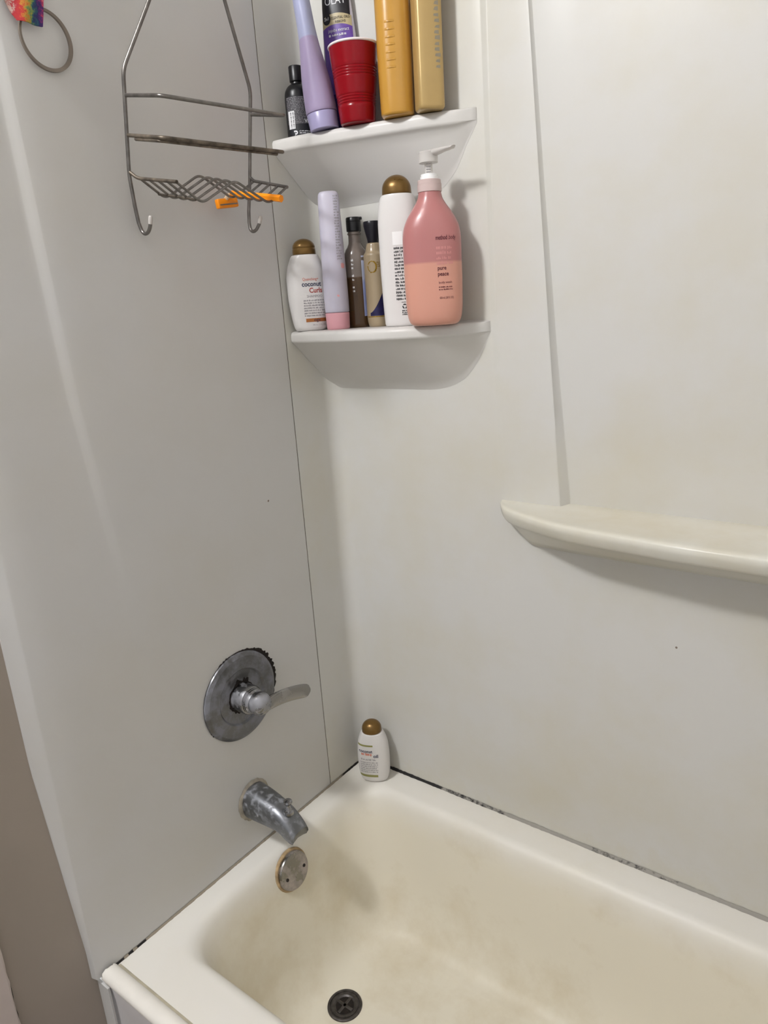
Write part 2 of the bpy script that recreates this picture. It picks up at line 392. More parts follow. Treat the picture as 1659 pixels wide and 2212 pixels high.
rp = nt.nodes.new('ShaderNodeValToRGB'); rp.color_ramp.elements[0].position = .5; rp.color_ramp.elements[1].position = .75; L.new(n2.outputs['Fac'], rp.inputs['Fac'])
k2 = N(nt, 'ShaderNodeMath', operation='MULTIPLY'); L.new(rp.outputs['Color'], k2.inputs[0]); L.new(mr.outputs[0], k2.inputs[1])
k3 = N(nt, 'ShaderNodeMath', operation='MULTIPLY'); L.new(k2.outputs[0], k3.inputs[0]); k3.inputs[1].default_value = .55
m2 = N(nt, 'ShaderNodeMix', data_type='RGBA'); m2.inputs[7].default_value = lin((200, 186, 154)); L.new(k3.outputs[0], m2.inputs[0]); L.new(mix.outputs[2], m2.inputs[6])
L.new(m2.outputs[2], b.inputs['Base Color']); b.inputs['Roughness'].default_value = .42; b.inputs['Specular IOR Level'].default_value = .3
M['enamel'] = m
Z0 = -FLOOR
rings = [rrect(.001, 1.5285, -.756, -.001, .001, .0005), rrect(.001, 1.5285, -.760, -.001, .001, Z0-.05), rrect(.001, 1.5285, -.764, -.001, .001, Z0-.012),
         rrect(.001, 1.5285, -.762, -.001, .001, Z0-.004), rrect(.0015, 1.528, -.756, -.0015, .001, Z0), rrect(.004, 1.525, -.74, -.004, .003, Z0)]
basin = [(.036, -.658, -.060, .070, 0.0), (.043, -.650, -.067, .075, -.0012), (.050, -.643, -.074, .080, -.005), (.056, -.637, -.080, .085, -.012), (.061, -.632, -.085, .088, -.024),
         (.072, -.622, -.092, .095, -.07), (.088, -.610, -.102, .105, -.14), (.103, -.598, -.113, .115, -.21), (.115, -.588, -.124, .12, -.255), (.130, -.575, -.138, .12, -.285),
         (.143, -.563, -.150, .115, -.303), (.158, -.55, -.163, .105, -.3145), (.172, -.535, -.178, .095, -.3195), (.19, -.52, -.195, .08, -.3205), (.26, -.47, -.25, .06, -.3205)]
for x0, y0, y1, r, z in basin:
    sl = -z/.32
    rings.append(rrect(x0, 1.47-.28*sl**1.3, y0, y1, r, Z0+z))
ob('tub_shell', *loft(rings[3:], False, True), M['enamel'], tub, auto=50)
ob('apron', *loft(rings[:4], True, False), mat('apron_enamel', (206, 202, 202), .4, var=.03), tub, auto=50)
# rounded bead strip along the front edge and the caulk behind it
V_ = []; nb = 14
xs = [.006+1.52*k/60 for k in range(61)]
ring0 = []
rings = []
for i, x in enumerate(xs):
    ring = []
    for k in range(nb):
        a = PI*1.12*k/(nb-1)-.2
        ring.append((x+(random.uniform(-.002, .002) if i == 0 else 0), -.754+.0165*math.cos(a), Z0+.001+.0135*math.sin(a)))
    ring.append((x, -.766, Z0-.012))
    rings.append(ring)
ob('edge_bead', *loft(rings), mat('bead_white_vinyl', (238, 234, 226), .35, var=.03), tub, auto=50)
ob('bead_caulk', *loft([[(x, -.7395, Z0+.0003), (x, -.7385, Z0+.0028), (x, -.7335, Z0+.0016), (x, -.7315, Z0+.0002)] for x in xs]), mat('old_cream_caulk', (196, 188, 166), .6, var=.2, vscale=40), tub)
# caulk joints against the walls
def joint(horizontal, n, w, lo, hi):
    rings = []
    for i in range(n+1):
        t = lo+(hi-lo)*i/n; j = w*random.uniform(.85, 1.18)
        pr = [(.0003, .0002), (.0003, j*1.3), (j*.45, j*.75), (j, .0002)]
        rings.append([(t, -a-.0006, Z0+c) if horizontal else (a+.0006, t, Z0+c) for a, c in pr])
    return loft(rings)
ob('caulk_joint', *joint(True, 260, .0045, .022, 1.525), caulk_mat('back_caulk', (150, 146, 138), (20, 16, 14), 'X', [(-.1, .24, 1.0), (.24, .42, .40), (.60, .80, .36)]), tub)
ob('caulk_joint', *joint(False, 160, .0030, -.745, -.022), caulk_mat('side_caulk', (150, 140, 124), (20, 16, 13), 'Y', [(-.085, .05, 1.0), (-.745, -.722, 1.0), (-.692, -.674, 1.0), (-.712, -.702, .9), (-.50, -.30, .25)]), tub)

# ------------------------------------------------------------------ tap, spout, overflow, drain
M['chrome'] = chrome_mat('worn_chrome', (150, 150, 152), (150, 150, 156), .35, .2)
M['dull_chrome'] = chrome_mat('limescaled_chrome', (112, 112, 114), (128, 129, 136), .62, .3, 34)
M['spout_chrome'] = chrome_mat('spotted_spout_chrome', (128, 130, 134), (152, 154, 160), .40, .38, 60)
M['plate'] = chrome_mat('scaled_plate', (140, 138, 134), (176, 166, 160), .55, .25, 30)
M['mold'] = mat('black_mould', (30, 22, 18), .9, var=.5, vscale=120, bump=.6, bscale=400)
M['rust'] = mat('rust_stain', (186, 160, 122), .8, var=.5, vscale=45)
CY = -.374
valve = empty('shower_valve', (0, CY, .372)); tag(valve, 'round limescaled chrome mixer valve with a lever on the faucet panel', 'valve')
prof = [(.0008, .0945), (.003, .0955), (.0055, .0945), (.0085, .0895), (.0095, .0865), (.0090, .0840), (.0098, .0640), (.0100, .0615), (.0085, .0595), (.0060, .0575), (.0065, .032), (.0065, .0)]
ob('escutcheon', *lathe(prof, 72, 'x'), M['dull_chrome'], valve, auto=25)
# ragged black mould around the plate
V_, F_ = [], []; n = 150
for k in range(n):
    a = 2*PI*k/n
    right = max(0, math.cos(a-.35)) ** 2                     # thick on the side towards the corner
    blob = max(0, math.sin(a*7+1.0))*max(0, math.sin(a*3+2.1))
    w = .0004+.0120*right*(.6+.5*random.random())+.0035*blob*random.random()
    V_ += [(.0005, .0935*math.cos(a), .0935*math.sin(a)), (.0030, .0940*math.cos(a), .0940*math.sin(a)), (.0006, (.0945+w)*math.cos(a), (.0945+w)*math.sin(a))]
for k in range(n):
    j = (k+1) % n; F_ += [(3*k, 3*k+1, 3*j+1, 3*j), (3*k+1, 3*k+2, 3*j+2, 3*j+1)]
ob('mould_ring', V_, F_, M['mold'], valve, smooth=False)
V_, F_ = [], []
for k in range(60):
    a = 2*PI*k/60; w = .033+.0022*random.random()+(.012*random.random() if .9 < a < 1.9 else 0)+(.003*random.random() if 3.4 < a < 4.4 else 0)
    V_ += [(.0072, .026*math.cos(a), .026*math.sin(a)), (.0066, w*math.cos(a), w*math.sin(a))]
for k in range(60):
    j = (k+1) % 60; F_.append((2*k, 2*k+1, 2*j+1, 2*j))
ob('hub_mould', V_, F_, M['mold'], valve, smooth=False)
ob('sleeve', *lathe([(.005, .0305), (.034, .0300), (.037, .0285), (.0375, .0265), (.041, .0265), (.0415, .0255), (.045, .0255), (.047, .024), (.050, .0225), (.050, 0)], 48, 'x'), M['chrome'], valve, auto=30)
hs = []
for k in range(15):
    a = PI*k/14; hs.append((.060-.024*math.cos(a), .024*math.sin(a)+1e-5))
ball = ob('ball_hub', *lathe(hs, 40, 'x'), M['chrome'], valve)
# lever: flat paddle leaving the ball towards the corner
A = Vector((.068, .006, -.004)); B = Vector((.086, .120, -.022)); rings = []
ax = (B-A).normalized(); up = Vector((0, 0, 1)); sd = ax.cross(up).normalized(); up = sd.cross(ax)
for k in range(25):
    t = k/24; p = A+(B-A)*t+Vector((0, 0, .006*math.sin(PI*t)))
    w = interp([(0, .012), (.12, .0150), (.5, .0158), (.85, .0160), (.93, .0145), (.975, .0105), (1, .004)], t)
    h = interp([(0, .012), (.15, .0075), (.5, .0045), (.9, .0035), (1, .0012)], t)
    rings.append([p+up*w*math.copysign(abs(math.cos(q))**.6, math.cos(q))+sd*h*math.copysign(abs(math.sin(q))**.8, math.sin(q)) for q in [2*PI*i/20 for i in range(20)]])
ob('lever', *loft(rings), chrome_mat('lever_chrome', (150, 148, 146), (158, 156, 152), .3, .22, 14), valve)

spout = empty('tub_spout', (0, CY, .118)); tag(spout, 'limescaled chrome tub spout with a diverter knob', 'spout')
rings = []
sec = [(.0015, 0, .0345, .0385), (.008, 0, .0345, .0385), (.03, -.001, .0335, .037), (.06, -.0035, .031, .0335), (.085, -.007, .0285, .0305), (.102, -.013, .0265, .0285), (.117, -.022, .025, .0255), (.130, -.030, .0235, .019), (.137, -.034, .0215, .0145)]
for x, zc, ry, rz in sec:
    t = max(0, (x-.09)/.05)
    ring = []
    for k in range(40):
        a = 2*PI*k/40; c, s = math.cos(a), math.sin(a); e = .85-.25*t
        ring.append((x-(.020*t*(s < 0)*-s), ry*math.copysign(abs(c)**e, c), zc+rz*math.copysign(abs(s)**e, s)-(0.003*t if s < -.3 else 0)))
    rings.append(ring)
ob('spout_body', *loft(rings), M['spout_chrome'], spout, auto=45)
dz = lathe([(-.004, .0105), (.0015, .0105), (.0035, .0065), (.011, .0045), (.017, .0042), (.019, .0075), (.023, .0095), (.027, .0085), (.029, .004), (.0295, 0)], 24, 'z', (.108, .0, .014))
ob('diverter_knob', *dz, M['chrome'], spout, auto=35)
V_, F_ = lathe([(.0006, .047), (.0018, .0435), (.0028, .0395), (.0028, .037)], 48, 'x', cap0=False, cap1=False)
V_ = [(x, y*.93+random.uniform(-.001, .001), z+random.uniform(-.001, .001)) for x, y, z in V_]
ob('base_caulk', V_, F_, mat('dirty_base_caulk', (166, 158, 144), .7, var=.3, vscale=60), spout)

# overflow plate on the sloping end of the basin
nrm = Vector((1, 0, .20)).normalized(); zax = nrm; yax = Vector((0, 1, 0)); xax = yax.cross(zax)
mtx = Matrix.Translation((.0700, -.352, -.052)) @ Matrix((xax, yax, zax)).transposed().to_4x4()
ovf = empty('overflow_plate', matrix=mtx); tag(ovf, 'round scaled chrome overflow plate with a rusty rim inside the tub', 'overflow plate')
ob('plate', *lathe([(.0, .0415), (.007, .0415), (.0095, .040), (.0105, .037), (.0108, .030), (.011, 0)], 56), M['plate'], ovf, auto=30)
V_, F_ = lathe([(-.004, .0470), (-.0006, .0462), (.0010, .0450), (.0016, .0435), (.0012, .0410)], 60, cap0=False, cap1=False)
V_ = [(x*(1+random.uniform(-.012, .012))+.0, y, z) for x, y, z in V_]
ob('rust_ring', V_, F_, M['rust'], ovf)
for sx, sy in ((.004, .026), (.004, -.026)):
    sc = ob('screw', *lathe([(.0105, .0038), (.0125, .0034), (.0132, .002), (.0125, 0)], 14, 'z', (sx, sy, 0)), M['dark'], ovf)
drn = empty('drain', (.2140, -.3760, -.3203)); tag(drn, 'round dark tarnished drain in the tub floor', 'drain')
M['tarnish'] = mat('tarnished_drain_metal', (88, 84, 82), .42, metal=.75, var=.4, vscale=90, bump=.2)
ob('flange', *lathe([(.0001, .038), (.0025, .0375), (.0034, .0350), (.0030, .0325), (.0012, .0315), (.0012, .0300), (.0026, .0295), (.0024, .024), (.0004, .0205), (.0004, .0)], 56), M['tarnish'], drn, auto=25)
ob('crossbar', *join(box(-.021, .021, -.0035, .0035, .0008, .0022, .0005), box(-.0035, .0035, -.021, .021, .0008, .0022, .0005)), M['tarnish'], drn)
V_, F_ = lathe([(.0012, .0195), (.0013, 0)], 40, cap0=False); ob('drain_hole', V_, F_, M['mold'], drn)

# ------------------------------------------------------------------ bottles
def section(rx, ry, n, z, k=48):
    ring = []
    for i in range(k):
        a = 2*PI*i/k; c, s = math.cos(a), math.sin(a)
        ring.append((rx*math.copysign(abs(c)**(2/n), c), ry*math.copysign(abs(s)**(2/n), s), z))
    return ring
class Body:
    """loft of super-ellipses; (z, rx, ry, n) rows, smooth between rows"""
    def __init__(s, rows, sub=4):
        s.rows = rows; s.tx = [(r[0], r[1]) for r in rows]; s.ty = [(r[0], r[2]) for r in rows]; s.tn = [(r[0], r[3]) for r in rows]; s.sub = sub
    def at(s, z): return smoothtab(s.tx, z), smoothtab(s.ty, z), interp(s.tn, z)
    def mesh(s, k=48):
        zs = []
        for a, b in zip(s.rows, s.rows[1:]):
            zs += [a[0]+(b[0]-a[0])*i/s.sub for i in range(s.sub)]
        zs.append(s.rows[-1][0])
        return loft([section(*s.at(z), z, k) for z in zs])
    def surf(s, u, z, off=.0003):
        rx, ry, n = s.at(z); t = max(-.985, min(.985, u/rx))
        return (t*rx, -ry*(1-abs(t)**n)**(1/n)-off, z)
    def around(s, a, z, off=.0003):           # angle from the front, for round bodies
        rx, ry, n = s.at(z); return ((rx+off)*math.sin(a), -(ry+off)*math.cos(a), z)
def text_on(root, body, txt, size, u, z, m, name='lettering', align='LEFT', rot=0, xs=1.0, off=.00035, bold=0.0, fn=None):
    cu = bpy.data.curves.new('t', 'FONT'); cu.body = txt; cu.size = size; cu.align_x = align; cu.offset = bold*size; cu.resolution_u = 3
    t = bpy.data.objects.new('t', cu); COL.objects.link(t)
    bpy.context.view_layer.update()
    me = bpy.data.meshes.new_from_object(t.evaluated_get(bpy.context.evaluated_depsgraph_get()))
    bpy.data.objects.remove(t); bpy.data.curves.remove(cu)
    f = fn or body.surf
    V_ = []
    for v in me.vertices:
        x, y = v.co.x*xs, v.co.y
        if rot: x, y = (-y, x) if rot > 0 else (y, -x)
        V_.append(f(u+x, z+y, off))
    F_ = [tuple(p.vertices) for p in me.polygons]
    bpy.data.meshes.remove(me)
    me = bpy.data.meshes.new(name); me.from_pydata(V_, [], F_); me.materials.append(m)
    o = bpy.data.objects.new(name, me); COL.objects.link(o); o.parent = root
    return o
def print_on(root, body, u0, u1, z0, dz, nl, h, m, name='small_print', off=.0003, fn=None, dens=1.0, seed=1):
    """rows of tiny illegible words made of letter-like strokes"""
    rnd = random.Random(seed); f = fn or body.surf; V_, F_ = [], []
    def quad(a, b, c, d):
        k = len(V_); V_.extend([f(a, c, off), f(b, c, off), f(b, d, off), f(a, d, off)]); F_.append((k, k+1, k+2, k+3))
    for i in range(nl):
        z = z0-i*dz; u = u0
        while u < u1-h:
            for _ in range(rnd.randint(2, 7)):
                w = h*rnd.uniform(.38, .62)*dens
                if u+w > u1: break
                t = h*(1.35 if rnd.random() < .25 else 1.0); s_ = h*.26; b_ = z-(h*.35 if rnd.random() < .12 else 0)
                kind = rnd.random()
                if kind < .35: quad(u, u+s_, b_, z+t); quad(u+s_, u+w, z+h*.72, z+h); quad(u+w-s_, u+w, z, z+h*.72)
                elif kind < .7: quad(u, u+s_, z, z+h); quad(u+s_, u+w, z+h*.74, z+h); quad(u+s_, u+w, z, z+h*.26); quad(u+w-s_, u+w, z+h*.26, z+h*.74)
                elif kind < .85: quad(u, u+s_*1.1, b_, z+t)
                else: quad(u, u+w, z+h*.4, z+h*.62); quad(u, u+s_, z+h*.0, z+h*.4); quad(u, u+w, z, z+h*.22)
                u += w+h*.16
            u += h*.45
    return ob(name, V_, F_, m, root, smooth=False)
def patch(root, body, name, u0, u1, z0, z1, m, nu=16, nz=12, off=.00025, fn=None, top=None, bot=None):
    f = fn or body.surf; V_ = []
    for j in range(nz+1):
        for i in range(nu+1):
            s = i/nu; a = z0+(bot(s) if bot else 0); b = z1+(top(s) if top else 0)
            V_.append(f(u0+(u1-u0)*s, a+(b-a)*j/nz, off))
    return ob(name, V_, grid_faces(nz+1, nu+1), m, root)
def face(deg): return math.radians(deg+90)      # turn a bottle's front (-y) towards a compass angle
TOC = math.atan2(CAM.y+.07, CAM.x-.2)
def lean(loc, rotz, ang, ax=None):
    ax = ax or Vector((math.cos(TOC), math.sin(TOC), 0))
    return Matrix.Translation(loc) @ Matrix.Rotation(ang, 4, ax) @ Matrix.Rotation(rotz, 4, 'Z')
def dome(w, h, k=9, n=2.0):
    return [(h*math.sin(PI/2*i/k), w*max(.004, math.cos(PI/2*i/k))**(1/1.15)) for i in range(k+1)]

I_NAVY = mat('navy_ink', (28, 40, 74), .5); I_RED = mat('red_ink', (168, 58, 48), .5); I_CORAL = mat('coral_ink', (214, 110, 84), .5)
I_GREY = mat('grey_ink', (150, 146, 150), .5); I_GREEN = mat('olive_ink', (142, 140, 84), .5); I_PLUM = mat('plum_ink', (86, 24, 40), .5)
I_COPPER = mat('copper_band', (176, 112, 62), .35, metal=.3); I_PINK = mat('pale_pink_ink', (226, 160, 160), .5)

# --- small white shampoo, lower shelf, far left
r = empty('shampoo_bottle', (.038, -.096, zt_l), face(-38)); tag(r, 'small white shampoo bottle with bronze dome cap, leftmost on the lower shelf', 'bottle')
B1 = Body([(0, .026, .016, 2.3), (.002, .030, .019, 2.3), (.008, .033, .022, 2.4), (.03, .037, .0245, 2.5), (.07, .0405, .026, 2.5), (.10, .0405, .026, 2.5), (.122, .037, .025, 2.4), (.138, .031, .0235, 2.3), (.1465, .0262, .0225, 2.2), (.1475, .022, .020, 2.1)])
ob('bottle_body', *B1.mesh(), M['white_plastic'], r)
C1 = Body([(.1476, .0225, .0215, 2.1), (.149, .0232, .0222, 2.1), (.1595, .0226, .0218, 2.1), (.1598, .0220, .0212, 2.1), (.1605, .0226, .0218, 2.1)]+[(.1605+.0175*math.sin(PI/2*t/8), .0226*max(.03, math.cos(PI/2*t/8)), .0218*max(.03, math.cos(PI/2*t/8)), 2.1) for t in range(1, 9)], 2)
ob('cap', *C1.mesh(36), M['bronze'], r, auto=60)
text_on(r, B1, 'Quenching+', .0078, -.013, .0975, I_CORAL, xs=.85)
text_on(r, B1, 'coconut', .0125, -.015, .0865, I_NAVY, xs=.95, bold=.02)
text_on(r, B1, 'Curls', .0135, -.001, .074, I_RED, xs=.9, bold=.02)
text_on(r, B1, 'SHAMPOO', .0068, -.007, .065, I_GREY)
print_on(r, B1, -.014, .03, .0580, .0049, 7, .0025, I_GREY)
patch(r, B1, 'copper_label', -.012, .037, .0175, .0245, I_COPPER)
text_on(r, B1, 'ogx', .0095, .004, .0185, I_NAVY, off=.0006)
text_on(r, B1, '385 mL / 13 FL OZ', .0034, .001, .0105, I_GREY)

# --- tall translucent tube on a pink cap
M['tube_lilac'] = mat('milky_lilac_tube', (194, 190, 204), .38, sss=.3, var=.05, vscale=25)
r = empty('lotion_tube', (.100, -.081, zt_l), face(-55)); tag(r, 'tall milky lilac tube standing on its pink cap', 'tube')
M['pink_cap'] = mat('pink_cap_plastic', (216, 160, 168), .35, sss=.2)
ob('cap', *lathe([(0, .0215), (.0015, .0228), (.004, .0232), (.030, .0242), (.0318, .0238), (.0325, .022)], 48), M['pink_cap'], r, auto=35)
T2 = Body([(.0326, .0225, .0225, 2), (.034, .0243, .0243, 2), (.06, .0245, .0240, 2), (.12, .0236, .0215, 2), (.17, .0225, .0185, 2), (.21, .0215, .0150, 2.1), (.24, .0208, .0115, 2.3), (.252, .0195, .0095, 2.4), (.257, .016, .0075, 2.4), (.2585, .010, .004, 2.4)])
ob('tube_body', *T2.mesh(), M['tube_lilac'], r)
print_on(r, T2, .0095, .0190, .247, .0050, 24, .0026, I_GREY, seed=4)
for k, (a, z, h) in enumerate(((.5, .115, .011), (.25, .062, .005))):
    patch(r, T2, 'pink_smear', .016-.012*k, .0215-.012*k, z, z+h, I_PINK, 6, 4, top=lambda s: -.004*abs(s-.4), bot=lambda s: .004*abs(s-.6))

# --- clear bottle half full of brown liquid
r = empty('clear_bottle', (.1165, -.0300, zt_l), face(-55)); tag(r, 'smoky clear bottle of brown liquid with a black flip cap', 'bottle')
B3 = Body([(0, .0225, .0225, 2.3), (.002, .0238, .0238, 2.3), (.006, .0248, .0248, 2.3), (.13, .0248, .0248, 2.3), (.138, .0240, .0240, 2.2), (.150, .0205, .0205, 2.1), (.158, .0155, .0155, 2), (.164, .0128, .0128, 2), (.178, .0122, .0122, 2), (.1795, .0138, .0138, 2), (.182, .0138, .0138, 2), (.183, .0122, .0122, 2), (.186, .0122, .0122, 2)])
M['smoky'] = level_mat('smoky_bottle', (92, 66, 40), (138, 126, 118), .098, .0012, .12, trans=.35, ior=1.3, coat=.5)
ob('bottle_body', *B3.mesh(40), M['smoky'], r)
cap = ob('cap', *join(lathe([(.1845, .0135), (.186, .0148), (.203, .0150), (.2035, .0142), (.204, .0150), (.2095, .0148), (.2115, .0135), (.212, .004)], 36), box(.010, .0175, -.006, .006, .2065, .2115, .0012)), M['black_plastic'], r, auto=35)
for k in range(9):
    if k in (3, 6): continue
    print_on(r, B3, -.0085, -.0040, .128-.0073*k, .005, 1, .0034, M['white_ink'], name='embossed_mark', off=.0004, seed=40+k)
M['blue_label'] = level_mat('pale_blue_label', (150, 160, 206), (186, 194, 220), .09, .004, .5)
patch(r, B3, 'side_label', .0115, .0250, .022, .138, M['blue_label'], 10, 10)

# --- small cream bottle with black cap and navy art
r = empty('cream_bottle', (.1655, -.0335, zt_l), face(-60)); tag(r, 'slim cream bottle with tapered black cap and navy artwork', 'bottle')
B4 = Body([(0, .0165, .0165, 2), (.0015, .018, .018, 2), (.012, .0205, .0205, 2), (.022, .021, .021, 2), (.135, .021, .021, 2), (.1395, .0195, .0195, 2), (.142, .0175, .0175, 2), (.150, .0150, .0150, 2), (.158, .013, .013, 2), (.159, .0105, .0105, 2)])
ob('bottle_body', *B4.mesh(40), mat('cream_bottle_plastic', (168, 150, 122), .28, coat=.3, var=.04), r)
ob('cap', *lathe([(.1585, .0095), (.160, .0108), (.167, .0118), (.178, .0145), (.190, .0168), (.197, .0170), (.1985, .0162), (.199, .004)], 36), mat('black_glossy_cap', (20, 18, 28), .3), r, auto=35)
gold = mat('gold_foil_print', (158, 124, 34), .4, metal=.5, var=.5, vscale=200)
V_, F_ = [], []
for k in range(40):                                   # ornamental D-shaped wreath
    a = 2*PI*k/40; rx_, rz_ = .0072, .0095; w = .0011+.0012*random.random()+(.0012 if -.9 < math.sin(a) < .9 and math.cos(a) > 0 else 0)
    for q in (0, 1): V_.append(B4.surf(-.003+(rx_+q*w)*math.cos(a), .114+(rz_+q*w)*math.sin(a), .0003))
for k in range(40):
    j = (k+1) % 40
    if k not in (17, 18, 26): F_.append((2*k, 2*k+1, 2*j+1, 2*j))
ob('gold_wreath', V_, F_, gold, r, smooth=False)
patch(r, B4, 'navy_art', -.012, .0195, .0215, .0275, mat('navy_art_ink', (32, 26, 74), .4, var=.4, vscale=120), 20, 10, top=lambda s: .050*s**1.6)
patch(r, B4, 'gold_line', -.0185, .0195, .019, .0208, gold, 20, 1)
print_on(r, B4, .006, .018, .121, .0035, 3, .0016, gold, seed=9)

# --- tall white bottle with bronze dome cap
r = empty('conditioner_bottle', (.246, -.058, zt_l), face(-68)); tag(r, 'tall white bottle with bronze dome cap standing behind the pink pump bottle', 'bottle')
B5 = Body([(0, .031, .020, 2.4), (.002, .034, .0225, 2.5), (.007, .0355, .024, 2.5), (.05, .0372, .025, 2.5), (.12, .0385, .0255, 2.5), (.18, .0385, .0255, 2.5), (.205, .0368, .025, 2.4), (.222, .0340, .0245, 2.3), (.2315, .0305, .0240, 2.2), (.234, .0280, .0235, 2.1), (.2345, .024, .021, 2.1)])
ob('bottle_body', *B5.mesh(), M['white_plastic'], r)
C5 = Body([(.2346, .026, .0225, 2.1), (.2355, .0272, .0232, 2.1), (.243, .0268, .023, 2.1)]+[(.243+.025*math.sin(PI/2*t/10), .0268*max(.03, math.cos(PI/2*t/10)), .023*max(.03, math.cos(PI/2*t/10)), 2.1) for t in range(1, 11)], 2)
c = ob('cap', *C5.mesh(40), M['bronze'], r, auto=60)
V_, F_ = tube([C5.surf(.001+.0022*k, .2575+.0012*math.sin(k*1.7), .0006) for k in range(8)], .0005, 6)
ob('embossed_line', V_, F_, M['bronze'], c)
print_on(r, B5, -.0055, .0135, .1385, .0060, 16, .0032, M['ink'], seed=11, dens=1.0)
patch(r, B5, 'white_label_patch', -.0070, .0120, .146, .169, mat('label_white', (240, 239, 238), .4), 8, 8)
for k in range(3):                                   # recycling triangle of three bent arrows
    a0 = PI/2+2*PI*k/3; V_, F_ = [], []
    for s in range(7):
        a = a0+(s-3)*.26
        for q in (.0026, .0046):
            V_.append(B5.surf(.0095+q*math.cos(a), .0365+q*math.sin(a), .0004))
    for s in range(6): F_.append((2*s, 2*s+1, 2*s+3, 2*s+2))
    ob('recycling_arrow', V_, F_, M['ink'], r, smooth=False)
print_on(r, B5, .0040, .0150, .0275, .0034, 3, .0022, M['ink'], seed=3, dens=1.4)
print_on(r, B5, .0035, .0150, .0435, .0030, 1, .0012, M['ink'], seed=5)

# --- pink pump bottle
r = empty('pump_bottle', (.331, -.078, zt_l), face(-58)); tag(r, 'pink pump bottle of body wash with a clear pump, rightmost on the lower shelf', 'bottle')
B6 = Body([(0, .037, .021, 2.3), (.0015, .041, .0245, 2.3), (.006, .0455, .028, 2.4), (.016, .0490, .031, 2.45), (.035, .0512, .0325, 2.5), (.09, .0522, .033, 2.5), (.145, .0522, .033, 2.5), (.165, .0500, .0325, 2.4), (.182, .0435, .0305, 2.3), (.196, .0345, .027, 2.2), (.207, .0268, .0235, 2.1), (.216, .0220, .0212, 2), (.226, .0196, .0196, 2), (.229, .0190, .0190, 2)])
M['pink'] = level_mat('pink_translucent_bottle', (208, 152, 134), (180, 120, 118), .108, .002, .3, sss=.25, coat=.15)
ob('bottle_body', *B6.mesh(56), M['pink'], r)
M['clear'] = mat('frosted_clear_plastic', (236, 232, 228), .3, trans=.45, ior=1.35)
M['collar'] = mat('frosted_pink_collar', (228, 206, 202), .3, trans=.3, ior=1.35)
ob('collar', *lathe([(.2255, .0200), (.226, .0212), (.2385, .0212), (.239, .0204), (.2445, .0204), (.2455, .0195), (.2455, .006)], 40), M['collar'], r, auto=30)
ob('nut', *lathe([(.2456, .014), (.246, .0155), (.2505, .0155), (.251, .0142), (.2545, .0140), (.255, .0125), (.255, .006)], 36), mat('white_nut_plastic', (240, 240, 240), .35), r, auto=30)
st = ob('pump_stem', *lathe([(.2545, .0068), (.274, .0068)], 24), M['clear'], r)
V_, F_ = [], []
for k in range(4):
    z = .2575+.0042*k; V_i, F_i = box(-.0042, .0040, -.0076, -.0066, z, z+.0009); V_, F_ = join((V_, F_), (V_i, F_i))
ob('spring', V_, F_, I_GREY, st, smooth=False)
head = ob('pump_head', *join(lathe([(.2725, .0155), (.273, .0165), (.289, .0168), (.2905, .0155), (.291, .004)], 36), ), M['clear'], r, auto=30)
rings = []
for k in range(13):
    t = k/12; x = .006+.046*t; zc = .2865-.0005*t+.0035*math.sin(PI*.5*t); w = .0105-.0045*t; h = .0068-.0042*t
    rings.append([(x+(.004*t if a < PI else 0)*math.sin(a), w*math.cos(a), zc+h*math.sin(a)) for a in [2*PI*i/16 for i in range(16)]])
ca, sa = math.cos(-.62), math.sin(-.62)
rings = [[(x*ca-y*sa, x*sa+y*ca, z) for x, y, z in ring] for ring in rings]
nz_ = ob('nozzle', *loft(rings), M['clear'], r)
text_on(r, B6, 'method', .0105, .0070, .1445, I_PLUM, xs=.62, bold=.018)
text_on(r, B6, '.body', .0105, .0288, .1445, I_PLUM, xs=.56)
text_on(r, B6, 'pure', .0098, .0085, .0945, I_PLUM, xs=.85, bold=.018)
text_on(r, B6, 'peace', .0098, .0085, .0845, I_PLUM, xs=.85, bold=.018)
text_on(r, B6, 'body wash', .0055, .0095, .0715, I_PLUM)
print_on(r, B6, .0095, .034, .0645, .0042, 2, .0019, I_PLUM, seed=2)
print_on(r, B6, .0075, .036, .1290, .0085, 4, .0042, mat('faint_pink_ink', (204, 140, 136), .5), seed=6)
text_on(r, B6, '828 mL (28 FL OZ)', .0050, .0105, .0455, I_PLUM, xs=.62)

# --- conditioner bottle standing on the tub corner
r = empty('shampoo_bottle', (.078, -.052, .0008), face(-62)); tag(r, 'small white bottle with bronze dome cap standing on the tub corner', 'bottle')
B7 = Body([(0, .027, .016, 2.3), (.002, .031, .019, 2.3), (.008, .034, .022, 2.4), (.03, .0385, .0245, 2.5), (.07, .0395, .026, 2.5), (.095, .0380, .026, 2.5), (.113, .035, .025, 2.4), (.127, .030, .0235, 2.3), (.1335, .0265, .0225, 2.2), (.1345, .023, .020, 2.1)])
ob('bottle_body', *B7.mesh(), M['white_plastic'], r)
C7 = Body([(.1346, .0232, .0215, 2.1), (.1355, .0240, .0222, 2.1), (.142, .0238, .0220, 2.1)]+[(.142+.021*math.sin(PI/2*t/9), .0238*max(.03, math.cos(PI/2*t/9)), .0220*max(.03, math.cos(PI/2*t/9)), 2.1) for t in range(1, 10)], 2)
ob('cap', *C7.mesh(36), M['bronze'], r, auto=60)
patch(r, B7, 'olive_band', -.034, .004, .104, .1085, I_GREEN)
text_on(r, B7, 'coconut', .0115, -.032, .0875, I_NAVY, xs=.9, bold=.02)
print_on(r, B7, -.026, .002, .080, .006, 1, .0052, I_CORAL, seed=31)
text_on(r, B7, 'oil', .0125, .004, .0745, I_NAVY, bold=.02)
print_on(r, B7, -.028, .010, .0665, .006, 1, .0034, I_GREY, seed=32)
